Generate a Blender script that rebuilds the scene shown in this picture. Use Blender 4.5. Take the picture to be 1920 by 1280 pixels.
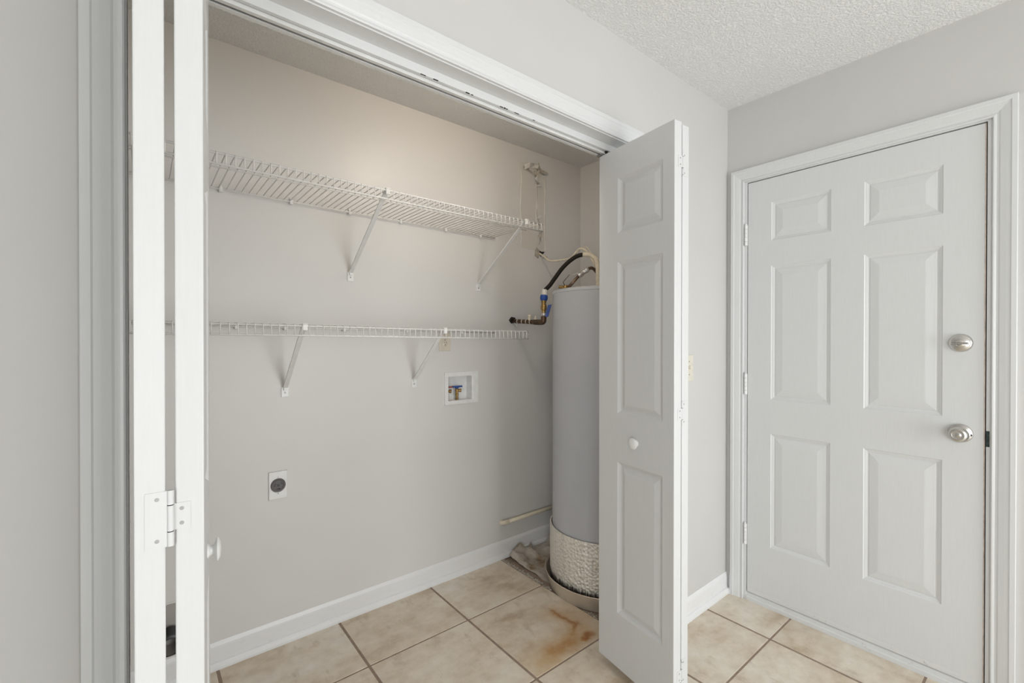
import bpy, bmesh, math, random
from mathutils import Vector, Matrix, noise as mnoise

random.seed(7)
for o in list(bpy.data.objects):
    bpy.data.objects.remove(o)
SC = bpy.context.scene
COL = SC.collection
PI = math.pi

# ------------------------------------------------------------------ camera, world, lights, exposure
def aim(yaw, pitch, roll):
    yaw, pitch, roll = map(math.radians, (yaw, pitch, roll))
    f = Vector((math.cos(yaw) * math.cos(pitch), math.sin(yaw) * math.cos(pitch), math.sin(pitch)))
    r = Vector((math.sin(yaw), -math.cos(yaw), 0))
    u = r.cross(f)
    r2 = math.cos(roll) * r + math.sin(roll) * u
    u2 = -math.sin(roll) * r + math.cos(roll) * u
    return Matrix((r2, u2, -f)).transposed().to_4x4()

cam_d = bpy.data.cameras.new('camera')
cam_d.sensor_width = 36.0
cam_d.lens = 849.65 / 1920 * 36
cam_d.clip_start = 0.02
cam = bpy.data.objects.new('camera', cam_d)
COL.objects.link(cam)
cam.matrix_world = Matrix.Translation((-2.304, -1.093, 1.280)) @ aim(50.77, -0.285, 0.033)
SC.camera = cam

SC.view_settings.view_transform = 'Standard'
SC.view_settings.look = 'None'
SC.view_settings.gamma = 1.0
SC.view_settings.use_curve_mapping = False
SC.view_settings.exposure = 0.07

W = bpy.data.worlds.new('daylight')
SC.world = W
W.use_nodes = True
bg = W.node_tree.nodes['Background']
bg.inputs['Color'].default_value = (0.93, 0.97, 1.0, 1)
bg.inputs['Strength'].default_value = 0.2

def area(name, loc, target, sx, sy, power, col):
    d = bpy.data.lights.new(name, 'AREA')
    d.shape = 'RECTANGLE'; d.size = sx; d.size_y = sy
    d.energy = power; d.color = col
    o = bpy.data.objects.new(name, d); COL.objects.link(o)
    o.location = loc
    o.rotation_euler = (Vector(target) - Vector(loc)).to_track_quat('-Z', 'Y').to_euler()
    return o
WINC, FILL_L, BULB = 58, 72, 5.2
# daylight from the window of the room behind the camera
area('window_daylight_near', (-0.95, -3.4, 1.0), (-1.3, 0, 0.95), 1.7, 1.9, WINC, (0.93, 0.97, 1.0))
area('added_fill_left', (-4.5, -2.6, 1.0), (-.6, -.2, 0.95), 2.2, 1.9, FILL_L, (0.93, 0.97, 1.0))  # added fill that lifts the left-facing surfaces, no window there
def lamp(name, loc, energy, col, r):
    d = bpy.data.lights.new(name, 'POINT'); d.energy = energy; d.color = col; d.shadow_soft_size = r
    o = bpy.data.objects.new(name, d); COL.objects.link(o); o.location = loc
# the warm bulb on the closet ceiling, behind the header
lamp('closet_bulb_light', (-1.17, 0.165, 2.345), BULB, (1.0, 0.86, 0.70), 0.05)

# ------------------------------------------------------------------ materials
def lin(r, g, b):
    f = lambda c: (c / 255 / 12.92) if c / 255 <= 0.04045 else ((c / 255 + 0.055) / 1.055) ** 2.4
    return (f(r), f(g), f(b), 1)

class NT:
    """small helper around a material's node tree"""
    def __init__(s, name, rough=0.5, metal=0.0, spec=0.5):
        s.m = bpy.data.materials.new(name); s.m.use_nodes = True
        s.t = s.m.node_tree; s.n = s.t.nodes; s.l = s.t.links
        s.b = s.n['Principled BSDF']
        s.b.inputs['Roughness'].default_value = rough
        s.b.inputs['Metallic'].default_value = metal
        s.b.inputs['Specular IOR Level'].default_value = spec
        s._pos = None
    def new(s, typ, **kw):
        nd = s.n.new(typ)
        for k, v in kw.items(): setattr(nd, k, v)
        return nd
    def link(s, a, b): s.l.new(a, b)
    def pos(s):
        if not s._pos: s._pos = s.new('ShaderNodeNewGeometry').outputs['Position']
        return s._pos
    def noise(s, scale, detail=3, rough=0.55, vec=None, stretch=None):
        nd = s.new('ShaderNodeTexNoise'); nd.inputs['Scale'].default_value = scale
        nd.inputs['Detail'].default_value = detail; nd.inputs['Roughness'].default_value = rough
        v = vec or s.pos()
        if stretch:
            mp = s.new('ShaderNodeVectorMath', operation='MULTIPLY'); s.link(v, mp.inputs[0]); mp.inputs[1].default_value = stretch
            v = mp.outputs[0]
        s.link(v, nd.inputs['Vector']); return nd.outputs['Fac']
    def ramp(s, fac, stops):
        r = s.new('ShaderNodeValToRGB'); e = r.color_ramp.elements
        while len(e) < len(stops): e.new(0.5)
        for k, (p, c) in enumerate(stops):
            e[k].position = p; e[k].color = c if len(c) == 4 else (*c, 1)
        s.link(fac, r.inputs['Fac']); return r.outputs['Color']
    def mix(s, fac, a, b):
        m = s.new('ShaderNodeMix', data_type='RGBA')
        for val, k in ((fac, 0), (a, 6), (b, 7)):
            if hasattr(val, 'is_linked') or isinstance(val, bpy.types.NodeSocket): s.link(val, m.inputs[k])
            else: m.inputs[k].default_value = val
        return m.outputs[2]
    def math(s, op, a, b=None, clamp=False):
        m = s.new('ShaderNodeMath', operation=op); m.use_clamp = clamp
        for k, val in enumerate((a, b)):
            if val is None: continue
            if isinstance(val, bpy.types.NodeSocket): s.link(val, m.inputs[k])
            else: m.inputs[k].default_value = val
        return m.outputs[0]
    def color(s, c):
        if isinstance(c, bpy.types.NodeSocket): s.link(c, s.b.inputs['Base Color'])
        else: s.b.inputs['Base Color'].default_value = c
    def bump(s, h, strength=0.2, dist=0.002):
        b = s.new('ShaderNodeBump'); b.inputs['Strength'].default_value = strength; b.inputs['Distance'].default_value = dist
        s.link(h, b.inputs['Height']); s.link(b.outputs[0], s.b.inputs['Normal'])

def plain(name, c, rough=0.5, metal=0.0, spec=0.5, var=0.04, nscale=30, bump=0.0, bscale=200):
    t = NT(name, rough, metal, spec)
    d = tuple(x * (1 - var) for x in c[:3]) + (1,)
    l = tuple(min(1, x * (1 + var)) for x in c[:3]) + (1,)
    t.color(t.ramp(t.noise(nscale), [(0.3, d), (0.7, l)]))
    if bump: t.bump(t.noise(bscale, 2), bump, 0.001)
    return t.m

M = {}
def wall_paint(name, c, rough=0.42):
    t = NT(name, rough, 0, 0.35)
    n1 = t.noise(1.6, 4)
    d = tuple(x * 0.965 for x in c[:3]) + (1,)
    t.color(t.ramp(n1, [(0.35, d), (0.65, c)]))
    t.bump(t.noise(240, 3, 0.6), 0.10, 0.0012)
    return t.m
M['wall'] = wall_paint('greige_wall_paint', (0.625, 0.615, 0.596, 1))
M['closet_wall'] = wall_paint('greige_wall_paint_brightened', (0.725, 0.712, 0.690, 1), 0.36)  # same wall paint, lightened to stand in for missing light in the closet
t = NT('knockdown_ceiling_texture', 0.85, 0, 0.2)
h = t.noise(120, 4, 0.62)
t.color(t.ramp(t.noise(60, 3), [(0.3, (0.88, 0.88, 0.87, 1)), (0.7, (0.90, 0.90, 0.89, 1))]))
t.bump(t.ramp(h, [(0.42, (0, 0, 0)), (0.62, (1, 1, 1))]), 0.62, 0.005)
M['ceiling'] = t.m
def trim_paint(name, c, rough=0.33, grain=0.025, dirt=0.0, stretch=(9, 9, 0.7)):
    t = NT(name, rough, 0, 0.45)
    g = t.noise(22, 4, 0.6, stretch=stretch)
    base = t.ramp(g, [(0.3, tuple(x * 0.97 for x in c[:3])), (0.7, c[:3])])
    if dirt:
        f = t.ramp(t.noise(34, 5, 0.7), [(0.62, (0, 0, 0)), (0.75, (dirt,) * 3)])
        base = t.mix(f, base, (0.23, 0.2, 0.17, 1))
    t.color(base); t.bump(g, grain, 0.001)
    return t.m
M['trim'] = trim_paint('white_trim_paint', (0.715, 0.720, 0.715))
M['base'] = trim_paint('white_baseboard_paint', (0.82, 0.82, 0.815), stretch=(0.7, 9, 9), dirt=0.12)
M['trim_h'] = trim_paint('white_trim_paint_along_wall', (0.715, 0.720, 0.715), stretch=(0.7, 9, 9), dirt=0.12)
M['door'] = trim_paint('white_door_paint', (0.70, 0.705, 0.70), 0.36, 0.02)
M['leaf'] = trim_paint('white_bifold_paint', (0.68, 0.683, 0.678), 0.36, 0.02)
M['sill'] = trim_paint('scuffed_white_sill_paint', (0.70, 0.70, 0.69), 0.5, 0.12, 0.75, (9, 0.9, 9))
M['hinge'] = plain('painted_hinge', (0.78, 0.78, 0.77, 1), 0.3)
M['hinge_screw'] = plain('worn_screw_head', (0.42, 0.41, 0.40, 1), 0.4, 0.3)
M['crack'] = plain('plaster_crack', (0.17, 0.13, 0.09, 1), 0.9)
M['latch'] = plain('tarnished_strike', (0.045, 0.062, 0.062, 1), 0.5, 0.6, var=0.4, nscale=120)
M['worn'] = plain('worn_door_edge', (0.56, 0.47, 0.41, 1), 0.6, var=0.2, nscale=40)
M['wire'] = plain('white_vinyl_wire', (0.80, 0.79, 0.77, 1), 0.3)
M['white_plastic'] = plain('white_plastic', (0.82, 0.82, 0.81, 1), 0.3)
M['almond'] = plain('almond_plastic', (0.68, 0.62, 0.53, 1), 0.35)
M['ivory'] = plain('ivory_plastic', (0.72, 0.68, 0.58, 1), 0.35)
M['black'] = plain('black_plastic', (0.018, 0.018, 0.018, 1), 0.4)
M['socket'] = plain('dark_brown_plastic', (0.085, 0.078, 0.074, 1), 0.38)
M['dark'] = plain('dark_gap', (0.02, 0.018, 0.016, 1), 0.8)
M['screw'] = plain('screw_metal', (0.35, 0.34, 0.33, 1), 0.4, 0.8)
M['nickel'] = plain('satin_nickel', (0.62, 0.60, 0.57, 1), 0.26, 1.0, var=0.05)
M['tank'] = plain('grey_enamel', (0.47, 0.475, 0.49, 1), 0.22, 0.0, 0.5, 0.02, 6)
M['tank_lid'] = plain('grey_enamel_lid', (0.50, 0.505, 0.52, 1), 0.28, 0.0, 0.5, 0.02, 6)
M['hose'] = plain('black_rubber', (0.014, 0.010, 0.007, 1), 0.6, 0, 0.25)
M['cream'] = plain('cream_vinyl', (0.72, 0.64, 0.50, 1), 0.4, var=0.12, nscale=60)
M['pvc'] = plain('cream_pvc', (0.74, 0.67, 0.53, 1), 0.3)
M['brass'] = plain('aged_brass', (0.36, 0.23, 0.085, 1), 0.36, 0.9, var=0.2, nscale=80)
M['copper'] = plain('tarnished_copper', (0.105, 0.066, 0.042, 1), 0.45, 0.7, var=0.35, nscale=60)
M['steel_pipe'] = plain('brown_stained_steel', (0.24, 0.17, 0.12, 1), 0.35, 0.8, var=0.3, nscale=60)
M['blue'] = plain('blue_plastic', (0.012, 0.065, 0.30, 1), 0.5, var=0.1)
M['red'] = plain('dull_red_plastic', (0.30, 0.055, 0.05, 1), 0.45, var=0.1)
M['tape'] = plain('white_label_wrap', (0.68, 0.65, 0.60, 1), 0.5, var=0.12, nscale=90)
M['solder'] = plain('solder_ring', (0.62, 0.58, 0.50, 1), 0.4, 0.5)
M['alu_wrap'] = plain('crinkled_foil', (0.62, 0.60, 0.57, 1), 0.38, 0.7, var=0.12, nscale=70, bump=0.5, bscale=120)
M['pan'] = plain('dull_aluminium', (0.66, 0.59, 0.50, 1), 0.40, 0.45, var=0.10, nscale=9)
M['track'] = plain('white_metal_track', (0.72, 0.72, 0.70, 1), 0.35)
M['patch'] = wall_paint('bare_joint_compound', (0.69, 0.665, 0.62, 1), 0.5)
M['mud'] = plain('crumbled_plaster', (0.48, 0.43, 0.36, 1), 0.8, var=0.3, nscale=80)
M['grey_core'] = plain('vent_metal', (0.50, 0.47, 0.43, 1), 0.5, 0.3)

# foil bubble insulation: vertical seams, dimples, ragged dirty lower edge
t = NT('foil_bubble_insulation', 0.42, 0.35)
sep = t.new('ShaderNodeSeparateXYZ'); t.link(t.pos(), sep.inputs[0])
dirtn = t.noise(30, 4, 0.7, stretch=(5, 5, 0.35))
edge = t.math('SUBTRACT', t.math('MULTIPLY', dirtn, 0.12), t.math('SUBTRACT', sep.outputs[2], 0.064))
dirt = t.ramp(edge, [(0.03, (0, 0, 0)), (0.055, (1, 1, 1))])
streak = t.ramp(t.noise(16, 4, 0.65, stretch=(6, 6, 0.25)), [(0.35, (0.72, 0.68, 0.60)), (0.65, (0.90, 0.86, 0.78))])
t.color(t.mix(dirt, streak, (0.07, 0.055, 0.045, 1)))
vor = t.new('ShaderNodeTexVoronoi'); vor.inputs['Scale'].default_value = 75; t.link(t.pos(), vor.inputs['Vector'])
bh = t.math('ADD', vor.outputs['Distance'], t.math('MULTIPLY', t.noise(14, 3, 0.6, stretch=(8, 8, 0.2)), 1.2))
t.bump(bh, 0.9, 0.006)
M['foil'] = t.m

# dirty translucent plastic sheet
t = NT('dirty_plastic_sheet', 0.32, 0, 0.5)
g = t.noise(7, 5, 0.65)
t.color(t.ramp(g, [(0.32, (0.11, 0.065, 0.03)), (0.40, (0.30, 0.22, 0.145)), (0.50, (0.46, 0.41, 0.35)), (0.75, (0.62, 0.58, 0.53))]))
t.bump(t.noise(60, 4), 0.25, 0.002)
M['sheet'] = t.m

# grout and bare slab
t = NT('brown_grout', 0.9, 0, 0.2)
t.color(t.ramp(t.noise(40, 5, 0.7), [(0.3, (0.27, 0.20, 0.152)), (0.7, (0.39, 0.30, 0.24))]))
t.bump(t.noise(300, 3), 0.3, 0.001)
M['grout'] = t.m

def seg_dist(t, a, b, warp):
    """distance on the floor from the (warped) shading position to segment ab"""
    ax, ay = a; bx, by = b
    sep = t.new('ShaderNodeSeparateXYZ'); t.link(warp, sep.inputs[0])
    px = t.math('SUBTRACT', sep.outputs[0], ax); py = t.math('SUBTRACT', sep.outputs[1], ay)
    dx, dy = bx - ax, by - ay; L = dx * dx + dy * dy
    h_ = t.math('DIVIDE', t.math('ADD', t.math('MULTIPLY', px, dx), t.math('MULTIPLY', py, dy)), L, clamp=True)
    ex = t.math('SUBTRACT', px, t.math('MULTIPLY', h_, dx)); ey = t.math('SUBTRACT', py, t.math('MULTIPLY', h_, dy))
    return t.math('SQRT', t.math('ADD', t.math('MULTIPLY', ex, ex), t.math('MULTIPLY', ey, ey)))

def tile_mat(name, rust=False):
    t = NT(name, 0.30, 0, 0.45)
    oi = t.new('ShaderNodeObjectInfo')
    off = t.new('ShaderNodeVectorMath', operation='MULTIPLY_ADD')
    cmb = t.new('ShaderNodeCombineXYZ')
    for k in range(3): t.link(oi.outputs['Random'], cmb.inputs[k])
    off.inputs[1].default_value = (13, 29, 41); t.link(cmb.outputs[0], off.inputs[0]); t.link(t.pos(), off.inputs[2])
    v = off.outputs[0]
    n1 = t.noise(4.2, 6, 0.62, v, (1, 1.7, 1)); n2 = t.noise(19, 5, 0.6, v)
    c = t.ramp(n1, [(0.30, (0.56, 0.44, 0.31)), (0.42, (0.71, 0.605, 0.475)), (0.56, (0.80, 0.715, 0.60)), (0.72, (0.84, 0.785, 0.70))])
    c2 = t.ramp(n2, [(0.30, (0.82, 0.80, 0.76)), (0.6, (1, 1, 1))])
    m = t.new('ShaderNodeMix', data_type='RGBA', blend_type='MULTIPLY'); m.inputs[0].default_value = 0.65
    t.link(c, m.inputs[6]); t.link(c2, m.inputs[7])
    # a few small darker clouds and specks, as the glaze has
    vein = t.ramp(t.noise(8, 6, 0.7, v, (2.2, 1, 1)), [(0.56, (0, 0, 0)), (0.70, (0.42, 0.42, 0.42))])
    col = t.mix(vein, m.outputs[2], (0.40, 0.30, 0.20, 1))
    if rust:
        w = t.new('ShaderNodeTexNoise'); w.inputs['Scale'].default_value = 22; w.inputs['Detail'].default_value = 4
        t.link(t.pos(), w.inputs['Vector'])
        wo = t.new('ShaderNodeVectorMath', operation='MULTIPLY_ADD'); t.link(w.outputs['Color'], wo.inputs[0])
        wo.inputs[1].default_value = (0.05, 0.05, 0); t.link(t.pos(), wo.inputs[2])
        sh = t.new('ShaderNodeVectorMath', operation='SUBTRACT'); t.link(wo.outputs[0], sh.inputs[0]); sh.inputs[1].default_value = (0.025, 0.025, 0)
        wp = sh.outputs[0]; nz = t.noise(30, 5, 0.65)
        def blob(a, b, r, soft, amt):
            d = seg_dist(t, a, b, wp)
            f = t.math('DIVIDE', t.math('SUBTRACT', r + soft, d), soft, clamp=True)
            return t.math('MULTIPLY', t.math('MULTIPLY', f, f), t.math('MULTIPLY_ADD' if False else 'MULTIPLY', t.math('ADD', nz, 0.45, clamp=True), amt))
        pale = [((-1.08, .21), (-.80, .26), .02, .15, .85), ((-.84, .43), (-.72, .30), .01, .11, .5), ((-1.12, .19), (-.98, .20), .0, .10, .7)]
        mid = [((-1.0, .235), (-.89, .225), .012, .075, .8), ((-.815, .42), (-.80, .31), .0, .060, .75), ((-.795, .31), (-.86, .26), .0, .055, .75),
               ((-.845, .205), (-.805, .215), .008, .04, 1.0)]
        dark = [((-.812, .435), (-.803, .37), .0, .022, .8), ((-.803, .37), (-.792, .30), .002, .027, .8), ((-.795, .30), (-.825, .275), .0, .02, .8),
                ((-.835, .207), (-.805, .213), .003, .025, .9)]
        def union(L):
            o = None
            for a in L:
                f = blob(*a); o = f if o is None else t.math('MAXIMUM', o, f)
            return o
        col = t.mix(union(pale), col, (0.60, 0.42, 0.22, 1))
        col = t.mix(union(mid), col, (0.47, 0.235, 0.075, 1))
        col = t.mix(union(dark), col, (0.33, 0.125, 0.035, 1))
    t.color(col)
    t.bump(t.noise(60, 3), 0.06, 0.002)
    return t.m
M['tile'] = tile_mat('beige_ceramic_glaze')
M['tile_rust'] = tile_mat('beige_ceramic_glaze_with_rust', True)

# ------------------------------------------------------------------ mesh helpers
class B:
    def __init__(s): s.bm = bmesh.new()
    def face(s, pts): 
        try: return s.bm.faces.new([s.bm.verts.new(p) for p in pts])
        except ValueError: return None
    def box(s, x0, x1, y0, y1, z0, z1, bev=0.0, seg=1):
        r = bmesh.ops.create_cube(s.bm, size=1.0)
        vs = r['verts']
        for v in vs:
            v.co = Vector((x0 + (v.co.x + .5) * (x1 - x0), y0 + (v.co.y + .5) * (y1 - y0), z0 + (v.co.z + .5) * (z1 - z0)))
        if bev:
            es = list({e for v in vs for e in v.link_edges})
            bmesh.ops.bevel(s.bm, geom=es, offset=bev, segments=seg, affect='EDGES', profile=0.5)
        return s
    def grid(s, us, vs, filled, thick, f):
        """slab of cells; f(u, v, d) maps to the world, d = 0 front face, thick = rear"""
        cache = {}
        def V(i, j, d):
            k = (i, j, d)
            if k not in cache: cache[k] = s.bm.verts.new(f(us[i], vs[j], d * thick))
            return cache[k]
        n, m = len(us) - 1, len(vs) - 1
        F = lambda i, j: 0 <= i < n and 0 <= j < m and filled(i, j)
        for i in range(n):
            for j in range(m):
                if not F(i, j): continue
                s.bm.faces.new([V(i, j, 0), V(i + 1, j, 0), V(i + 1, j + 1, 0), V(i, j + 1, 0)])
                s.bm.faces.new([V(i, j, 1), V(i, j + 1, 1), V(i + 1, j + 1, 1), V(i + 1, j, 1)])
                for di, dj, a, b in ((-1, 0, (i, j), (i, j + 1)), (1, 0, (i + 1, j + 1), (i + 1, j)), (0, -1, (i + 1, j), (i, j)), (0, 1, (i, j + 1), (i + 1, j + 1))):
                    if not F(i + di, j + dj):
                        s.bm.faces.new([V(*a, 0), V(*b, 0), V(*b, 1), V(*a, 1)])
        bmesh.ops.recalc_face_normals(s.bm, faces=s.bm.faces)
        return s
    def tube(s, pts, r, seg=10, caps=True, rfun=None):
        pts = [Vector(p) for p in pts]; n = len(pts)
        tang = [((pts[min(i + 1, n - 1)] - pts[max(i - 1, 0)]).normalized()) for i in range(n)]
        ref = Vector((0, 0, 1)) if abs(tang[0].z) < 0.9 else Vector((1, 0, 0))
        u = tang[0].cross(ref).normalized(); rings = []
        for i in range(n):
            u = (u - tang[i] * u.dot(tang[i])).normalized(); w = tang[i].cross(u)
            rr = rfun(i / (n - 1)) if rfun else r
            rings.append([s.bm.verts.new(pts[i] + (u * math.cos(a) + w * math.sin(a)) * rr) for a in (2 * PI * k / seg for k in range(seg))])
        for a, b in zip(rings, rings[1:]):
            for k in range(seg):
                s.bm.faces.new([a[k], a[(k + 1) % seg], b[(k + 1) % seg], b[k]])
        if caps:
            s.bm.faces.new(rings[0][::-1]); s.bm.faces.new(rings[-1])
        return s
    def lathe(s, prof, c, axis=(0, 0, 1), seg=32, close=False):
        """prof = [(r, h)] turned about axis through c"""
        ax = Vector(axis).normalized(); ref = Vector((1, 0, 0)) if abs(ax.x) < 0.9 else Vector((0, 1, 0))
        u = ax.cross(ref).normalized(); w = ax.cross(u); c = Vector(c); rings = []
        for r, h_ in prof:
            if r < 1e-6: rings.append([s.bm.verts.new(c + ax * h_)])
            else: rings.append([s.bm.verts.new(c + ax * h_ + (u * math.cos(2 * PI * k / seg) + w * math.sin(2 * PI * k / seg)) * r) for k in range(seg)])
        if close: rings.append(rings[0])
        for a, b in zip(rings, rings[1:]):
            for k in range(seg):
                k2 = (k + 1) % seg
                if len(a) == 1 and len(b) == 1: continue
                if len(a) == 1: s.bm.faces.new([a[0], b[k], b[k2]])
                elif len(b) == 1: s.bm.faces.new([a[k], b[0], a[k2]])
                else: s.bm.faces.new([a[k], a[k2], b[k2], b[k]])
        bmesh.ops.recalc_face_normals(s.bm, faces=s.bm.faces)
        return s
    def bar(s, p0, p1, side, w, th, bev=0.0):
        """flat bar from p0 to p1, width w along side, thickness th across"""
        p0, p1, side = Vector(p0), Vector(p1), Vector(side).normalized()
        t_ = (p1 - p0).normalized(); n_ = t_.cross(side).normalized()
        r = bmesh.ops.create_cube(s.bm, size=1.0); L = (p1 - p0).length; mid = (p0 + p1) / 2
        for v in r['verts']:
            c = v.co.copy(); v.co = mid + t_ * c.x * L + side * c.y * w + n_ * c.z * th
        if bev:
            es = list({e for v in r['verts'] for e in v.link_edges}); bmesh.ops.bevel(s.bm, geom=es, offset=bev, segments=2, affect='EDGES', profile=0.5)
        return s
    def profile(s, prof, L0, L1, f, m0=0.0, m1=0.0):
        """sweep an open profile [(across, proud)] from L0 to L1; m0/m1 mitre shift per unit across"""
        rows = []
        pr = prof + [(prof[-1][0], 0.0)] if prof[-1][1] != 0 else prof
        pr = ([(pr[0][0], 0.0)] if pr[0][1] != 0 else []) + pr
        a = [s.bm.verts.new(f(L0 + m0 * d, d, t_)) for d, t_ in pr]
        b = [s.bm.verts.new(f(L1 + m1 * d, d, t_)) for d, t_ in pr]
        for i in range(len(pr) - 1):
            s.bm.faces.new([a[i], a[i + 1], b[i + 1], b[i]])
        s.bm.faces.new(a[::-1]); s.bm.faces.new(b)
        s.bm.faces.new([a[0], b[0], b[-1], a[-1]])
        bmesh.ops.recalc_face_normals(s.bm, faces=s.bm.faces)
        return s

def smooth_path(pts, k=8):
    P = [Vector(p) for p in pts]; out = []
    for i in range(len(P) - 1):
        p0, p1, p2, p3 = P[max(i - 1, 0)], P[i], P[i + 1], P[min(i + 2, len(P) - 1)]
        for j in range(k):
            t_ = j / k
            out.append(0.5 * ((2 * p1) + (p2 - p0) * t_ + (2 * p0 - 5 * p1 + 4 * p2 - p3) * t_ ** 2 + (3 * p1 - p0 - 3 * p2 + p3) * t_ ** 3))
    out.append(P[-1]); return out

def wloc(o):
    v = Vector((0, 0, 0))
    while o: v += o.location; o = o.parent
    return v
def obj(name, b, mat, parent=None, smooth=False, loc=None):
    """link the bmesh (built in world coordinates) as one mesh object"""
    bm = b.bm; me = bpy.data.meshes.new(name)
    if smooth is not False:
        ang = math.radians(40)
        for f in bm.faces: f.smooth = True
        for e in bm.edges:
            if len(e.link_faces) != 2 or e.calc_face_angle(0) > ang: e.smooth = False
    base = wloc(parent) if parent else Vector((0, 0, 0))
    if loc is not None:
        o_loc = Vector(loc) - base
    else:
        o_loc = Vector((0, 0, 0))
    bmesh.ops.translate(bm, verts=bm.verts, vec=-(base + o_loc))
    bm.to_mesh(me); bm.free()
    me.materials.append(M[mat] if isinstance(mat, str) else mat)
    o = bpy.data.objects.new(name, me); COL.objects.link(o)
    if parent: o.parent = parent
    o.location = o_loc
    return o
def dup(o, loc, parent=None):
    c = o.copy(); COL.objects.link(c); c.parent = parent or o.parent
    c.location = Vector(loc) - (wloc(c.parent) if c.parent else Vector((0, 0, 0)))
    return c
def struct(name, b, mat, parent=None, **k):
    o = obj(name, b, mat, parent, **k)
    o['kind'] = 'structure'
    return o
def tag(o, label, cat, group=None, kind=None):
    o['label'] = label; o['category'] = cat
    if group: o['group'] = group
    if kind: o['kind'] = kind
    return o
def thing(name, label, cat, loc, group=None):
    o = bpy.data.objects.new(name, None); COL.objects.link(o); o.location = loc; o.empty_display_size = 0.05
    return tag(o, label, cat, group)

# ------------------------------------------------------------------ key measures (metres)
H = 2.44              # ceiling
D = 0.997             # rear wall of the closet
OPL, OPR = -2.3245, -0.804   # closet opening
OPT = 2.045
WT = 0.115            # wall thickness
CL = -2.66            # closet left wall
P = 0.463             # tile pitch
TX, TY = -1.1545, 0.630      # one tile corner

# ------------------------------------------------------------------ setting: shell
floor = struct('floor', B().box(-4.7, 0.3, -4.6, 1.2, -0.12, -0.0055), 'grout')
struct('ceiling', B().box(-4.7, 0.3, -4.6, 1.2, H, H + 0.1), 'ceiling')

xs = [-4.6, OPL, OPR, 0.0]; zs = [0.0, OPT, H]
struct('wall_front', B().grid(xs, zs, lambda i, j: not (i == 1 and j == 0), WT, lambda u, v, d: (u, d, v)), 'wall')
DY0, DY1, DZ = -0.0875, -0.9235, 2.050   # entry door opening
ys = [-4.5, DY1, DY0, 0.0]; zs = [0.0, DZ, H]
struct('wall_right', B().grid(ys, zs, lambda i, j: not (i == 1 and j == 0), WT, lambda u, v, d: (d, u, v)), 'wall')
struct('wall_left', B().box(-4.7, -4.6, -4.5, 0, 0, H), 'wall')
struct('wall_left_blocker', B().box(-2.85, -2.73, -.55, 0, 0, H), 'wall')  # unseen short wall, placed and sized to shade the left casing
struct('wall_behind', B().box(-4.7, 0.1, -4.6, -4.5, 0, H), 'wall')
# rear wall of the closet with a recess for the washer box and a hole for the dryer vent
BX0, BX1, BZ0, BZ1 = -1.040, -0.887, 0.949, 1.079
b = B().box(-2.8, 0.1, D, D + 0.09, 0, H)
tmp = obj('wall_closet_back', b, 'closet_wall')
def cut(o, cb):
    c = obj('cutter', cb, 'closet_wall')
    m = o.modifiers.new('b', 'BOOLEAN'); m.operation = 'DIFFERENCE'; m.object = c; m.solver = 'EXACT'
    dg = bpy.context.evaluated_depsgraph_get(); dg.update()
    me = bpy.data.meshes.new_from_object(o.evaluated_get(dg))
    o.modifiers.clear(); o.data = me
    bpy.data.objects.remove(c)
VX, VZ, VR = -2.226, 0.205, 0.098
cut(tmp, B().box(BX0 - .004, BX1 + .004, D - .05, D + .056, BZ0 - .004, BZ1 + .004))
cut(tmp, B().lathe([(0, -.1), (VR, -.1), (VR, .3), (0, .3)], (VX, D, VZ), (0, 1, 0), 40))
wall_back = tmp; wall_back['kind'] = 'structure'
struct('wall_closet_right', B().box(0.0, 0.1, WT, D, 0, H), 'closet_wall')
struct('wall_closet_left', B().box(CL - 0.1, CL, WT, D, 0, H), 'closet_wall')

# torn drywall patch above the heater: parts of the rear wall
def ragged(b, pts, y, th, jit, sub=7, seed=1):
    rr = random.Random(seed); out = []
    for i in range(len(pts)):
        a, c = pts[i], pts[(i + 1) % len(pts)]
        for k in range(sub):
            q = k / sub
            out.append((a[0] + (c[0] - a[0]) * q + rr.uniform(-jit, jit), a[1] + (c[1] - a[1]) * q + rr.uniform(-jit, jit)))
    fr = [b.bm.verts.new((x, y - th, z)) for x, z in out]; bk = [b.bm.verts.new((x, y, z)) for x, z in out]
    b.bm.faces.new(fr)
    n = len(out)
    for i in range(n): b.bm.faces.new([fr[i], fr[(i + 1) % n], bk[(i + 1) % n], bk[i]])
    bmesh.ops.recalc_face_normals(b.bm, faces=b.bm.faces)
    return b
obj('patch_sheet', ragged(B(), [(-.545, 2.35), (-.53, 1.84), (-.335, 1.825), (-.318, 2.30), (-.42, 2.37)], D, .0022, .004, 9, 3), 'patch', wall_back)
for k, (x, z0, z1, w) in enumerate([(-.530, 1.85, 2.30, .004), (-.333, 1.84, 2.28, .005), (-.405, 1.96, 2.24, .003), (-.556, 1.83, 2.05, .003)]):
    bb = B(); n = 14; ring = []
    for i in range(n):
        q = i / (n - 1); zz = z0 + (z1 - z0) * q; xx = x + .003 * math.sin(9 * q + k) ; yy = D - .0022
        ring.append([bb.bm.verts.new((xx - w, yy, zz)), bb.bm.verts.new((xx, yy - .004 * (0.5 + .5 * math.sin(23 * q + k)) - .001, zz)), bb.bm.verts.new((xx + w, yy, zz))])
    for a, c in zip(ring, ring[1:]):
        for j in range(2): bb.bm.faces.new([a[j], a[j + 1], c[j + 1], c[j]])
    obj('tape_ridge', bb, 'patch', wall_back)
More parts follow.
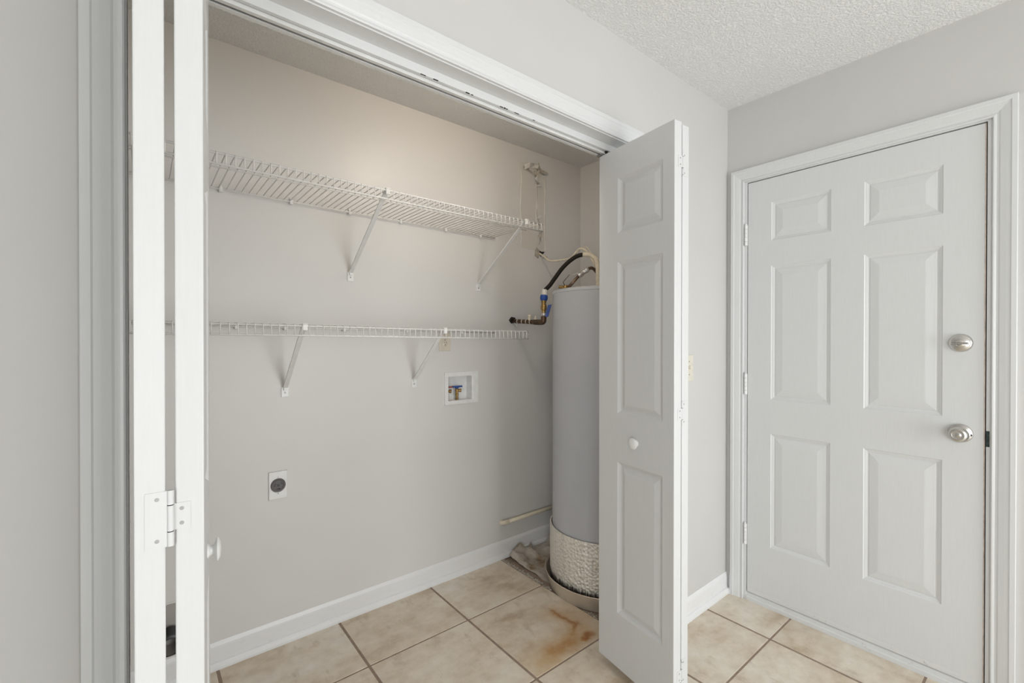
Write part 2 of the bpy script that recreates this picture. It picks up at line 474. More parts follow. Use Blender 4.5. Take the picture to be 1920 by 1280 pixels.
fl = [(-.500, 2.325, .035, 40), (-.475, 2.315, .028, -30), (-.435, 2.345, .045, 10), (-.415, 2.29, .030, 60), (-.408, 2.262, .030, -50), (-.425, 2.305, .022, 120), (-.40, 2.235, .022, 20),
      (-.375, 2.335, .05, -15), (-.385, 1.955, .028, 75), (-.378, 1.91, .03, -80), (-.395, 2.03, .02, 85)]
for k, (x, z, r, a) in enumerate(fl):
    bb = B(); rr = random.Random(k + 20); a = math.radians(a)
    pts = []
    for i in range(5):
        th = 2 * PI * i / 5 + rr.uniform(-.3, .3); q = 1.45 * r * rr.uniform(.45, 1.0) * (1 if i % 2 == 0 else .55)
        px, pz = math.cos(th) * q, math.sin(th) * q * .55
        pts.append((x + px * math.cos(a) - pz * math.sin(a), z + px * math.sin(a) + pz * math.cos(a)))
    c0 = bb.bm.verts.new((x, D - .006, z))
    vs = [bb.bm.verts.new((px, D - (.003 if i % 2 else .024), pz)) for i, (px, pz) in enumerate(pts)]
    for i in range(5): bb.bm.faces.new([c0, vs[i], vs[(i + 1) % 5]])
    obj('torn_flake', bb, 'mud' if k % 2 else 'patch', wall_back)

for k, pts in enumerate([[(-.402, 2.25), (-.398, 2.17), (-.403, 2.08), (-.392, 2.03), (-.374, 1.99), (-.378, 1.94), (-.392, 1.92)], [(-.374, 1.985), (-.366, 1.95), (-.370, 1.90), (-.384, 1.87)],
                         [(-.400, 2.335), (-.372, 2.318), (-.335, 2.312)]]):
    q = smooth_path([(x, D - .0018, z) for x, z in pts], 5)
    for v in q: v.x += mnoise.noise(Vector((v.z * 60, k, 0))) * .004
    obj('crack', B().tube(q, .0014, 5), 'crack', wall_back)

# ------------------------------------------------------------------ floor tiles (parts of the floor)
G = 0.0052
def tile_mesh(w, d):
    b = B(); b.box(-w / 2, w / 2, -d / 2, d / 2, -0.010, 0.0, 0.0018, 2); return b
full = None
for i in range(-7, 4):
    for j in range(-8, 2):
        x0, x1 = TX + i * P, TX + (i + 1) * P
        y0, y1 = TY + (j - 1) * P, TY + j * P
        if x0 > 0.1: continue
        if x0 > -0.70 and y0 > 0.16: continue       # bare slab below the heater
        x1 = min(x1, 0.012 if (y1 < DY0 + .2 and y0 > DY1 - .6) else 0.012); y1 = min(y1, D - 0.004)
        if x1 - x0 < .05 or y1 - y0 < .05: continue
        if y0 >= 0 and x1 < CL: continue
        cx, cy, w, d = (x0 + x1) / 2, (y0 + y1) / 2, x1 - x0 - 2 * G, y1 - y0 - 2 * G * .70
        rust = (i == 0 and j == 0 + 0) and False
        if (w > P - .012 and d > P - .012):
            is_rust = (i == 0 and j == 0)
            if full is None:
                full = obj('tile', tile_mesh(w, d), 'tile', floor); full.location = (cx, cy, 0)
                if is_rust: pass
            else:
                c = dup(full, (cx, cy, 0))
        else:
            o = obj('tile', tile_mesh(w, d), 'tile', floor); o.location = (cx, cy, 0); c = o
        c_last = full if (full and abs(full.location.x - cx) < 1e-6 and abs(full.location.y - cy) < 1e-6) else c
        c_last.location.z = random.uniform(-0.0006, 0.0)
        if i == 0 and j == 0:
            c_last.data = c_last.data.copy(); c_last.data.materials[0] = M['tile_rust']
            c_last['label'] = 'rust-stained beige floor tile in front of the heater pan'

# grout bed flush just under the tile faces, left out below the heater
gx, gy = TX + P - .002, TY - P + .002
b = B().grid([-4.6, gx, .012], [-4.5, gy, D - .004], lambda i, j: not (i == 1 and j == 1), -.0045, lambda u, v, d: (u, v, -.0014 + d))
obj('grout_bed', b, 'grout', floor)

# crumbled grout and mortar along the cut tile edge
b = B(); rr = random.Random(5)
for k in range(420):
    y = rr.uniform(.23, .985); x = -.690 + rr.random() ** 1.5 * .022; s_ = rr.uniform(.0015, .0055)
    if math.hypot(x + .418, y - .455) < .291: continue
    r = bmesh.ops.create_icosphere(b.bm, subdivisions=1, radius=s_, matrix=Matrix.Translation((x, y, -.0055 + s_ * .5)) @ Matrix.Diagonal((rr.uniform(.7, 1.6), rr.uniform(.7, 1.6), rr.uniform(.5, 1), 1)))
tag(obj('mortar_crumbs', b, 'mud'), 'crumbled mortar along the cut tile edge beside the heater pan', 'mortar', kind='stuff')

# ------------------------------------------------------------------ baseboards, casings, jambs
BASE = [(0, .0145), (.022, .0145), (.027, .0125), (.031, .0085), (.078, .0080), (.086, .0072), (.094, .0040), (.099, .0018)]
SHOE = [(0, .0200), (.010, .0195), (.020, .0172), (.026, .0135), (.029, .0085), (.033, .0085), (.080, .0085), (.088, .0075), (.095, .0045), (.102, .0015)]
struct('baseboard_back', B().profile(SHOE, CL, 0.0, lambda L, d, t_: (L, D - t_, d)), 'base')
struct('baseboard_closet_left', B().profile(SHOE, WT, D, lambda L, d, t_: (CL + t_, L, d)), 'base')
struct('baseboard_front', B().profile(SHOE, OPR + .062, 0.0, lambda L, d, t_: (L, -t_, d)), 'base')
struct('baseboard_front_left', B().profile(SHOE, -2.73, OPL - .062, lambda L, d, t_: (L, -t_, d)), 'base')
struct('baseboard_right', B().profile(SHOE, -0.0175, -0.027, lambda L, d, t_: (-t_, L, d)), 'base')
struct('baseboard_right_near', B().profile(SHOE, -0.984, -4.5, lambda L, d, t_: (-t_, L, d)), 'base')

CAS = [(.003, .0085), (.006, .0105), (.010, .0095), (.013, .0075), (.018, .0080), (.022, .0105), (.036, .0135), (.046, .0150), (.049, .0175), (.0615, .0175), (.063, .0165)]
tn = 1
def trim(b, mat='trim', label=None):
    global tn
    o = struct('trim_%d' % tn, b, mat); tn += 1; return o
# closet casing
trim(B().profile(CAS, 0.0, OPT, lambda L, d, t_: (OPL - d, -t_, L), 0, 1))
trim(B().profile(CAS, 0.0, OPT, lambda L, d, t_: (OPR + d, -t_, L), 0, 1))
trim(B().profile(CAS, OPL, OPR, lambda L, d, t_: (L, -t_, OPT + d), -1, 1), 'trim_h')
# closet jambs
trim(B().box(OPL - .003, OPL + .0005, -.0003, WT + .002, 0, OPT + .003))
trim(B().box(OPR - .0005, OPR + .003, -.0003, WT + .002, 0, OPT + .003))
trim(B().box(OPL, OPR, -.0003, WT + .002, OPT - .0005, OPT + .003), 'trim_h')
# head strip that hides the track, and the track itself
trim(B().box(OPL, OPR, .050, .0615, 2.0205, OPT, .0008), 'trim_h')
b = B().box(OPL, OPR, .0635, .0655, 2.013, OPT - .001).box(OPL, OPR, .0905, .0925, 2.013, OPT - .001)
b.box(OPL, OPR, .0655, .0905, OPT - .003, OPT - .001).box(OPL, OPR, .0615, .0725, 2.010, 2.0128).box(OPL, OPR, .0835, .096, 2.010, 2.0128)
trk = tag(obj('door_track', b, 'track'), 'white metal sliding track under the head of the closet opening', 'track')
rr = random.Random(9)
for x in [-1.42, -1.405, -1.395, -1.36, -1.55, -1.53, -1.66, -1.70, -1.28]:
    obj('paint_chip', B().box(x, x + rr.uniform(.006, .02), .0498, .0520, 2.0195, 2.0195 + rr.uniform(.001, .0035)), 'dark', trk)

# entry door casing
trim(B().profile(CAS, 0.0, DZ, lambda L, d, t_: (-t_, DY0 + d, L), 0, 1))
trim(B().profile(CAS, 0.0, DZ, lambda L, d, t_: (-t_, DY1 - d, L), 0, 1))
trim(B().profile(CAS, DY1, DY0, lambda L, d, t_: (-t_, L, DZ + d), -1, 1), 'sill' if False else 'trim')
# entry door jambs with stops
trim(B().box(-.0005, WT + .01, DY0 - .0095, DY0 + .003, 0.0, DZ).box(.052, .066, DY0 - .022, DY0 - .0095, 0.03, DZ - .0095))
trim(B().box(-.0005, WT + .01, DY1 - .003, DY1 + .0095, 0.0, DZ).box(.052, .066, DY1 + .0095, DY1 + .022, 0.03, DZ - .0095))
trim(B().box(-.0005, WT + .01, DY1 + .0095, DY0 - .0095, DZ - .0030, DZ + .003).box(.052, .066, DY1 + .0095, DY0 - .0095, DZ - .016, DZ - .0045))
# threshold
b = B()
prof = [(-.004, 0), (-.004, .017), (.000, .0215), (.004, .022), (.006, .034), (.010, .0375), (.10, .040), (.10, 0)]
for y in (DY0 - .0095, DY1 + .0095):
    pass
A_ = [b.bm.verts.new((x, DY0 - .006, z)) for x, z in prof]; C_ = [b.bm.verts.new((x, DY1 + .006, z)) for x, z in prof]
for i in range(len(prof)): b.bm.faces.new([A_[i], A_[(i + 1) % len(prof)], C_[(i + 1) % len(prof)], C_[i]])
b.bm.faces.new(A_); b.bm.faces.new(C_[::-1]); bmesh.ops.recalc_face_normals(b.bm, faces=b.bm.faces)
trim(b, 'sill')

# ------------------------------------------------------------------ panel doors
def panel_part(name, r, steps, f, mat, parent, sgn=1):
    """moulded panel filling rectangle r = (u0, u1, v0, v1); steps = [(inset, depth)]"""
    u0, u1, v0, v1 = r; b = B(); rings = []
    for ins, dep in steps:
        rings.append([b.bm.verts.new(f(u, v, dep)) for u, v in ((u0 + ins, v0 + ins), (u1 - ins, v0 + ins), (u1 - ins, v1 - ins), (u0 + ins, v1 - ins))])
    for a, c in zip(rings, rings[1:]):
        for k in range(4): b.bm.faces.new([a[k], a[(k + 1) % 4], c[(k + 1) % 4], c[k]])
    b.bm.faces.new(rings[-1])
    bmesh.ops.recalc_face_normals(b.bm, faces=b.bm.faces)
    return obj(name, b, mat, parent)
def grid_lines(lo, hi, rects, k):
    return sorted({lo, hi} | {r[k] for r in rects} | {r[k + 1] for r in rects})
def panel_slab(name, u0, u1, v0, v1, rects, T, f, steps, mat, parent):
    us, vs = grid_lines(u0, u1, rects, 0), grid_lines(v0, v1, rects, 2)
    def filled(i, j):
        cu, cv = (us[i] + us[i + 1]) / 2, (vs[j] + vs[j + 1]) / 2
        return not any(r[0] < cu < r[1] and r[2] < cv < r[3] for r in rects)
    b = B(); b.grid(us, vs, filled, T, f)
    # ease the long outer edges
    o = obj(name, b, mat, parent)
    for r in rects:
        panel_part('panel', r, steps, f, mat, parent)
        panel_part('panel', r, [(i_, T - d_) for i_, d_ in steps], f, mat, parent)
    return o

# entry door
SY0, SY1, SZ0, SZ1 = -.1005, -.9107, .0472, 2.0429
fx = .003
entry = bpy.data.objects.new('door_1', None); COL.objects.link(entry); entry.location = (0.02, -.5, .047)
entry['kind'] = 'structure'
tag(entry, 'white six-panel entry door with nickel knob and deadbolt in the right wall', 'door')
rects = []
for a, c in ((.206, .446), (.5625, .8005)):
    for z0, z1 in ((.290, .832), (.995, 1.630), (1.747, 1.930)):
        rects.append((a, c, z0, z1))
EST = [(0, 0), (.003, .0028), (.008, .0042), (.014, .0070), (.017, .0072), (.020, .0055), (.046, .0016), (.050, .0012)]
panel_slab('slab', -SY0, -SY1, SZ0, SZ1, rects, .0445, lambda u, v, d: (fx + d, -u, v), EST, 'door', entry)
obj('door_sweep', B().box(fx - .0015, fx + .006, SY1, SY0, SZ0 - .006, SZ0 + .012, .001), 'sill', entry)
for z in (1.790, 1.060, .323):
    hb = B()
    for k in range(5):
        hb.lathe([(0, .0004), (.0062, .0004), (.0066, .0012), (.0066, .0188), (.0062, .0196), (0, .0196)], (-.0055, -.0935, z - .050 + k * .020), (0, 0, 1), 14)
    hb.lathe([(0, 0), (.0045, 0), (.006, .004), (.004, .007), (0, .008)], (-.0055, -.0935, z + .0498), (0, 0, 1), 12)
    hb.box(-.003, .0015, -.1000, -.0885, z - .050, z + .050)
    obj('hinge', hb, 'hinge', entry, smooth=True)
# deadbolt with thumb turn
dbz, dby = 1.2675, -.8485
db = obj('deadbolt', B().lathe([(0, .0135), (.020, .0135), (.0225, .0120), (.027, .0115), (.0305, .0085), (.033, .0020), (.033, -.001), (0, -.001)], (fx, dby, dbz), (-1, 0, 0), 40), 'nickel', entry, smooth=True)
tb = B().lathe([(0, .019), (.010, .0185), (.0125, .0165), (.013, .012), (0, .012)], (fx, dby, dbz - .002), (-1, 0, 0), 24)
tb.bar((fx - .023, dby - .0225, dbz - .001), (fx - .023, dby + .0225, dbz - .003), (1, 0, 0), .012, .007, .002)
obj('thumb_turn', tb, 'nickel', db, smooth=True)
# knob
kz, ky = .940, -.8490
kn = obj('door_knob', B().lathe([(.0335, -.001), (.0335, .003), (.0315, .007), (.022, .010), (.0135, .012), (.0125, .026), (.0145, .031), (.0235, .036), (.0275, .045), (.0270, .054), (.0225, .061), (.0170, .0625), (.0160, .0610), (.0120, .0605), (0, .0605)], (fx, ky, kz), (-1, 0, 0), 40), 'nickel', entry, smooth=True)
obj('lock_button', B().lathe([(0, .062), (.0085, .0615), (.0105, .0600), (0, .0590)], (fx, ky, kz), (-1, 0, 0), 24), 'nickel', kn, smooth=True)
obj('pinhole', B().lathe([(0, .0009), (.0042, .0009), (.0042, 0), (0, 0)], (fx - .0075, ky - .027, kz - .003), (-1, 0, 0), 16), 'dark', kn)
obj('strike_plate', B().box(-.0014, .020, DY1 + .0010, DY1 + .0100, kz - .038, kz + .018, .0006), 'latch', bpy.data.objects['trim_%d' % (tn - 3)])
obj('worn_edge', B().box(fx - .0004, fx + .03, SY1 - .0003, SY1 + .0030, SZ0, SZ1), 'worn', entry)

# ------------------------------------------------------------------ bifold closet doors
LST = [(0, 0), (.004, .0030), (.010, .0075), (.015, .0098), (.019, .0096), (.034, .0030), (.038, .0020)]
LZ0, LZ1, LT = .0375, 2.0015, .0350
LR = [(.103, .317, .244, .818), (.103, .317, 1.000, 1.572), (.103, .317, 1.679, 1.888)]
def leaf(parent, p0, p1, to, knob=None):
    p0, p1 = Vector((*p0, 0)), Vector((*p1, 0)); t_ = (p1 - p0); Wd = t_.length; t_.normalize()
    n_ = Vector((-t_.y, t_.x, 0))
    if n_.x * to < 0: n_ = -n_
    f = lambda u, v, d: p0 + t_ * u + n_ * d + Vector((0, 0, v))
    root = panel_slab_leaf(parent, Wd, f)
    return f, root, Wd, n_
def panel_slab_leaf(parent, Wd, f):
    us, vs = grid_lines(0, Wd, LR, 0), grid_lines(LZ0, LZ1, LR, 2)
    def filled(i, j):
        cu, cv = (us[i] + us[i + 1]) / 2, (vs[j] + vs[j + 1]) / 2
        return not any(r[0] < cu < r[1] and r[2] < cv < r[3] for r in LR)
    b = B(); b.grid(us, vs, filled, LT, f)
    corner = [e for e in b.bm.edges if len(e.link_faces) == 2 and abs(e.calc_face_angle(0) - PI / 2) < .01
              and all(any((v.co - f(uu, v.co.z, dd)).length < 1e-5 for uu in (0, Wd) for dd in (0, LT)) for v in e.verts)]
    bmesh.ops.bevel(b.bm, geom=corner, offset=.0022, segments=2, affect='EDGES', profile=.5)
    o = obj('leaf', b, 'leaf', parent)
    for r in LR:
        panel_part('panel', r, LST, f, 'leaf', o)
        panel_part('panel', r, [(i_, LT - d_) for i_, d_ in LST], f, 'leaf', o)
    return o
def bifold_knob(parent, f, n_, u, z):
    base = f(u, z, 0)
    return obj('knob', B().lathe([(.0135, -.0005), (.0125, .002), (.0092, .0045), (.0085, .008), (.0125, .0115), (.0195, .0132), (.0210, .0150), (.0190, .0175), (.0115, .0202), (0, .0210)], base, -n_, 28), 'white_plastic', parent, smooth=True)
def bifold_hinge(parent, z, fp, wp, fs, ws, tall_h=.080, short_h=.038):
    """butterfly hinge let into the folded edges: tall plate on one leaf (fp), short one on the other (fs)"""
    def plate_on(b, f, w, width, h_, screws):
        c = [f(w + e, z + q * h_ / 2, d) for e in (0, .0009) for q in (-1, 1) for d in (LT - width, LT + .0015)]
        v = [b.bm.verts.new(p) for p in c]
        for q in ((0, 1, 3, 2), (4, 6, 7, 5), (0, 4, 5, 1), (2, 3, 7, 6), (0, 2, 6, 4), (1, 5, 7, 3)): b.bm.faces.new([v[k] for k in q])
        bmesh.ops.recalc_face_normals(b.bm, faces=b.bm.faces)
        ax = f(w + 1, z, 0) - f(w, z, 0)
        return [(f(w, z + q, LT - width * .42), ax) for q in screws]
    b = B()
    sc = plate_on(b, fp, wp, .0235, tall_h, (-tall_h * .37, tall_h * .37))
    sc += plate_on(b, fs, ws, .0185, short_h, (-short_h * .28, short_h * .28))
    hg = obj('hinge', b, 'leaf', parent)
    for p, ax in sc:
        obj('screw', B().lathe([(0, .0013), (.0013, .0013), (.0016, .0010), (.0030, .0009), (.0030, 0), (0, 0)], p, ax, 12), 'hinge_screw', hg)
    k0 = (fp(wp, z, LT) + fs(ws, z, LT)) / 2 + Vector((0, -.0012, 0))
    kb = B()
    for a_, c_ in ((-tall_h / 2, -short_h / 2 - .0007), (-short_h / 2 + .0007, short_h / 2 - .0007), (short_h / 2 + .0007, tall_h / 2)):
        kb.lathe([(0, a_), (.0042, a_), (.0042, c_), (0, c_)], k0, (0, 0, 1), 14)
    obj('knuckle', kb, 'leaf', hg, smooth=True)
    obj('pin', B().lathe([(0, -tall_h / 2 + .001), (.0040, -tall_h / 2 + .001), (.0040, tall_h / 2 - .001), (0, tall_h / 2 - .001)], k0, (0, 0, 1), 12), 'dark', hg)
    return hg
YF, YT = -.278, .083
rb = bpy.data.objects.new('door_2', None); COL.objects.link(rb); rb.location = (-.88, -.10, LZ0); rb['kind'] = 'structure'
tag(rb, 'white panelled bifold door folded open at the right side of the closet', 'door')
fA, lA, wA, nA = leaf(rb, (-.897, YT), (-.951, YF), +1)
fB, lB, wB, nB = leaf(rb, (-.818, YT), (-.8620, YF), -1)
bifold_knob(lA, fA, nA, .196, .905)
for z in (1.869, 1.0315, .158):
    bifold_hinge(rb, z, fB, wB, fA, wA)
obj('guide_pin', B().lathe([(.0045, 0), (.0045, .014), (.0065, .014), (.0065, .024), (0, .024)], fA(.02, LZ1, LT / 2), (0, 0, 1), 14), 'dark', rb)
obj('guide_bracket', B().box(-.905, -.870, .066, .090, LZ1 + .0015, LZ1 + .0075), 'screw', rb)

lb = bpy.data.objects.new('door_3', None); COL.objects.link(lb); lb.location = (-2.27, -.10, LZ0); lb['kind'] = 'structure'
tag(lb, 'white bifold door folded open and seen edge on at the left side of the closet', 'door')
fC, lC, wC, nC = leaf(lb, (-2.191, YT), (-2.2325, YF), -1)
fD, lD, wD, nD = leaf(lb, (-2.3170, YT), (-2.3135, YF), +1)
bifold_knob(lC, fC, nC, .196, .897)
for z in (1.869, 1.0225, .158):
    bifold_hinge(lb, z, fD, wD, fC, wC)

# ------------------------------------------------------------------ wire shelves
def wire_shelf(label, x0, x1, zf, depth, lip, clips, braces, mid):
    """zf(x) = deck height; braces = [(x, base z)]"""
    yb, yf = D - .0115, D - depth
    root = thing('wire_shelf', label, 'shelf', (x1, D, zf(x1)), 'white wire shelves on the closet wall')
    def rail(y, dz, r):
        obj('rail', B().tube([(x0, y, zf(x0) + dz), (x1, y, zf(x1) + dz)], r, 8), 'wire', root, smooth=True)
        return
    rail(yb, 0, .0033); rail(yf, 0, .0036); rail(yf - .001, -lip, .0036)
    for m_ in mid: rail(m_, -.0045, .0027)
    first = None; n = int((x1 - x0 - .006) / .0255)
    for k in range(n + 1):
        x = x1 - .013 - k * .0255
        if first is None:
            wb = B().tube([(x, yb - .003, zf(x) + .0045), (x, yf + .004, zf(x) + .0045), (x, yf - .0035, zf(x) + .0015), (x, yf - .0042, zf(x) - lip + .001)], .00185, 6)
            first = obj('deck_wire', wb, 'wire', root, smooth=True, loc=(x, yb, zf(x)))
        else:
            dup(first, (x, yb, zf(x)))
    for x in clips:
        z = zf(x)
        cb = B().box(x - .0065, x + .0065, D - .0165, D, z - .011, z + .0075, .002).box(x - .004, x + .004, D - .0065, D, z + .006, z + .017, .0015)
        cb.lathe([(0, .0075), (.0045, .0070), (.005, .0065), (0, .0065)], (x, D, z - .004), (0, -1, 0), 10)
        obj('wall_clip', cb, 'white_plastic', root)
    for x, zb in braces:
        top = Vector((x, yf + .016, zf(x) - .004)); base = Vector((x, D - .008, zb + .016))
        sb = B().bar(base, top, (1, 0, 0), .019, .0055, .001)
        sb.bar(top + Vector((0, .006, -.002)), top + Vector((0, -.022, .012)), (1, 0, 0), .019, .006, .001)
        sb.box(x - .0085, x + .0085, yf - .0065, yf + .003, zf(x) - .016, zf(x) + .0045, .001)
        br = obj('brace', sb, 'wire', root)
        pb = B().box(x - .0145, x + .0145, D - .004, D, zb - .024, zb + .019, .0015).box(x - .006, x + .006, D - .011, D - .003, zb + .004, zb + .019, .001)
        obj('foot_plate', pb, 'white_plastic', br)
        obj('screw', B().lathe([(0, .0058), (.0028, .0055), (.0038, .0040), (0, .0040)], (x, D, zb - .006), (0, -1, 0), 12), 'screw', br)
    return root
s1 = lambda x: 1.8585 + (-.73 - x) * .0022
s2 = lambda x: 1.3315 - .0106 * (x + 2.13)
wire_shelf('deep white wire shelf high on the closet wall, the upper of two', CL + .01, -.733, s1, .410, .034,
           [-2.31, -2.0657, -1.8134, -1.5653, -1.3130, -1.0582, -.8343], [(-1.560, 1.570), (-.842, 1.572)], [.71])
wire_shelf('shallow white wire shelf at eye level crossing the almond outlet, the lower of two', CL + .01, -.738, s2, .306, .035,
           [-2.30, -2.0150, -1.8371, -1.5925, -1.2819, -.9546], [(-1.837, 1.060), (-1.239, 1.060)], [])

# ------------------------------------------------------------------ electrical bits
def plate(b, x, z, w, h_, y=D, th=.0055, ny=-1, bev=.002):
    return b.box(x - w / 2, x + w / 2, y - th, y, z - h_ / 2, z + h_ / 2, bev, 2)
# almond duplex outlet behind the lower shelf
ot = thing('electrical_outlet', 'almond duplex wall outlet half hidden behind the lower wire shelf', 'outlet', (-1.0605, D, 1.276))
obj('cover_plate', plate(B(), -1.0605, 1.276, .070, .116), 'almond', ot)
for dz in (-.0195, .0195):
    rc = obj('receptacle', B().lathe([(0, .0078), (.0150, .0078), (.0163, .0068), (.0163, .004), (0, .004)], (-1.0605, D, 1.276 + dz), (0, -1, 0), 28), 'almond', ot, smooth=True)
    sl = B()
    for dx, hh in ((-.0062, .0085), (.0062, .007)):
        sl.box(-1.0605 + dx - .0011, -1.0605 + dx + .0011, D - .0084, D - .0070, 1.276 + dz + .002, 1.276 + dz + .002 + hh)
    sl.lathe([(0, .0084), (.0024, .0084), (.0024, .007), (0, .007)], (-1.0605, D, 1.276 + dz - .007), (0, -1, 0), 10)
    obj('slots', sl, 'dark', rc)
obj('screw', B().lathe([(0, .0072), (.003, .0068), (.0035, .005), (0, .005)], (-1.0605, D, 1.276), (0, -1, 0), 12), 'screw', ot)

# dryer receptacle
dx_, dz_ = -1.8645, .6690
dr = thing('dryer_outlet', 'white wall plate with a big round black four-slot dryer socket', 'outlet', (dx_, D, dz_))
obj('cover_plate', plate(B(), dx_, dz_, .070, .1145), 'white_plastic', dr)
obj('plate_outline', B().box(dx_ - .0362, dx_ + .0362, D - .0012, D, dz_ - .0585, dz_ + .0585), 'screw', dr)  # thin grey backing that draws an outline around the cover plate
sk = obj('socket', B().lathe([(0, .0075), (.0195, .0075), (.021, .0095), (.0265, .0098), (.0285, .0080), (.029, .004), (0, .004)], (dx_, D, dz_), (0, -1, 0), 36), 'socket', dr, smooth=True)
sl = B()
def slot(cx, cz, w, h_, a):
    a = math.radians(a); ux, uz = math.cos(a), math.sin(a)
    sl.bar((dx_ + cx - ux * h_ / 2, D - .0078, dz_ + cz - uz * h_ / 2), (dx_ + cx + ux * h_ / 2, D - .0078, dz_ + cz + uz * h_ / 2), (-uz, 0, ux), w, .0012)
slot(-.0125, .003, .0042, .014, 62); slot(.0125, .0065, .0042, .013, 118); slot(0, -.0135, .0042, .013, 0); slot(.0045, -.016, .0042, .008, 90)
sl.lathe([(0, .0088), (.0052, .0088), (.0052, .007), (0, .007)], (dx_, D, dz_), (0, -1, 0), 14)
obj('slots', sl, 'black', sk)
for zz in (.0335, -.0345):
    obj('screw', B().lathe([(0, .0068), (.0026, .0066), (.003, .005), (0, .005)], (dx_, D, dz_ + zz), (0, -1, 0), 10), 'screw', dr)

# light switch beyond the right bifold door
sx_, sz_ = -.374, 1.149
sw = thing('light_switch', 'ivory light switch on the wall just beyond the right bifold door', 'switch', (sx_, 0, sz_))
obj('cover_plate', B().box(sx_ - .035, sx_ + .035, -.0055, 0, sz_ - .060, sz_ + .060, .002, 2), 'ivory', sw)
obj('toggle', B().box(sx_ - .005, sx_ + .005, -.016, -.005, sz_ - .004, sz_ + .011, .0015), 'ivory', sw)
b = B()
for zz in (-.030, .030): b.lathe([(0, .0068), (.0026, .0066), (.003, .005), (0, .005)], (sx_, 0, sz_ + zz), (0, -1, 0), 10)
for zz in (-.012, .014): b.lathe([(0, .0062), (.0016, .0062), (.0016, .005), (0, .005)], (sx_ + .027, 0, sz_ + zz), (0, -1, 0), 8)
obj('screw', b, 'screw', sw)

# washer supply box
wbx = thing('washer_supply_box', 'white recessed washing machine supply box with hot and cold valves', 'supply box', (-.955, D, .935))
FR = [(-1.062, -.846, .929, 1.103)]
us = [-1.062, BX0, BX1 + .013, -.846]; vs = [.929, BZ0, BZ1, 1.103]
fb = B().grid(us, vs, lambda i, j: not (i == 1 and j == 1), .006, lambda u, v, d: (u, D - .006 + d, v))
for v in fb.bm.verts:                      # caulked, slightly uneven outer edge
    if v.co.x < -1.061 or v.co.x > -.8465 or v.co.z < .93 or v.co.z > 1.102:
        v.co += Vector((mnoise.noise(v.co * 9) * .003, 0, mnoise.noise(v.co * 7 + Vector((3, 0, 0))) * .003))
obj('frame', fb, 'white_plastic', wbx)
bb = B()   # inner box, open to the room
y0, y1 = D - .0005, D + .052
X0, X1, Z0, Z1 = BX0, BX1, BZ0, BZ1
bb.face([(X0, y1, Z0), (X1, y1, Z0), (X1, y1, Z1), (X0, y1, Z1)])
bb.face([(X0, y0, Z0), (X0, y1, Z0), (X0, y1, Z1), (X0, y0, Z1)]); bb.face([(X1, y0, Z0), (X1, y0, Z1), (X1, y1, Z1), (X1, y1, Z0)])
bb.face([(X0, y0, Z0), (X1, y0, Z0), (X1, y1, Z0), (X0, y1, Z0)]); bb.face([(X0, y0, Z1), (X0, y1, Z1), (X1, y1, Z1), (X1, y0, Z1)])
bb.face([(X1, y0, Z0), (X1 + .013, y0 - .001, Z0), (X1 + .013, y0 - .001, Z1), (X1, y0, Z1)])
obj('box', bb, 'white_plastic', wbx)
for x, hm in ((-.9660, 'blue'), (-1.0300, 'red')):
    yv = D + .027; vb = B()
    vb.lathe([(0, 0), (.0085, 0), (.0085, .006), (.0068, .008), (.0068, .022), (.0090, .024), (.0090, .032), (.0075, .034), (.0085, .046), (.0085, .060), (.0060, .064), (0, .064)], (x, yv, Z0 - .001), (0, 0, 1), 18)
    vb.lathe([(.0070, -.004), (.0070, .012), (.0095, .012), (.0095, .022), (.0068, .022), (.0068, .010), (0, .010)], (x + .003, yv, Z0 + .050), (.75, -.6, 0), 18)
    v = obj('valve', vb, 'brass', wbx, smooth=True)
    hb = B().lathe([(0, 0), (.0100, 0), (.0095, .010), (.006, .013), (0, .013)], (x - .001, yv, Z0 + .062), (0, 0, 1), 16)
    hb.bar((x - .024, yv + .004, Z0 + .0705), (x + .030, yv - .005, Z0 + .0715), (0, 1, 0), .012, .0085, .002)
    obj('lever_handle', hb, hm, v)

# ------------------------------------------------------------------ dryer vent seen in the slot between the left leaves
dv = thing('dryer_vent', 'round dryer vent hole low in the closet wall with black ribbed duct', 'vent', (VX, D, VZ - VR))
obj('sleeve', B().lathe([(VR + .006, -.0015), (VR + .006, .001), (VR - .001, .001), (VR - .001, .085), (0, .085)][::-1], (VX, D + .0, VZ), (0, 1, 0), 40), 'grey_core', dv, smooth=True)
pr = []
for k in range(17):
    pr += [(.044 if k % 2 else .038, .012 + .0045 * k)]
obj('ribbed_duct', B().lathe([(.030, .012)] + pr, (VX, D - .010, VZ - .064), (0, 1, 0), 28), 'black', dv, smooth=True)

# ------------------------------------------------------------------ water heater, pan, sheet
HX, HY = -.418, .455
RT, RW = .267, .279
ZT = 1.533
pan = thing('drain_pan', 'round dull metal drain pan under the grey water heater', 'pan', (HX, HY, -.0034))
obj('pan_wall', B().lathe([(0, .000), (.281, .000), (.284, .003), (.3025, .076), (.3045, .0795), (.3065, .078), (.3055, .0755), (.2995, .073), (.2815, .0055), (.278, .003), (0, .003)], (HX, HY, -.0034), (0, 0, 1), 72), 'pan', pan, smooth=True)
obj('overflow_fitting', B().lathe([(0, 0), (.011, 0), (.011, .006), (.007, .008), (0, .008)], (HX - .292 * math.cos(math.radians(38)), HY - .292 * math.sin(math.radians(38)), .062), (-1, -.78, .1), 14), 'dark', pan)
heater = thing('water_heater', 'tall grey cylindrical water heater standing in the corner of the closet', 'water heater', (HX, HY, -.0018))
obj('tank', B().lathe([(0, .000), (RT, .000), (RT, 1.5155), (RT - .002, 1.5175)], (HX, HY, 0), (0, 0, 1), 96), 'tank', heater, smooth=True)
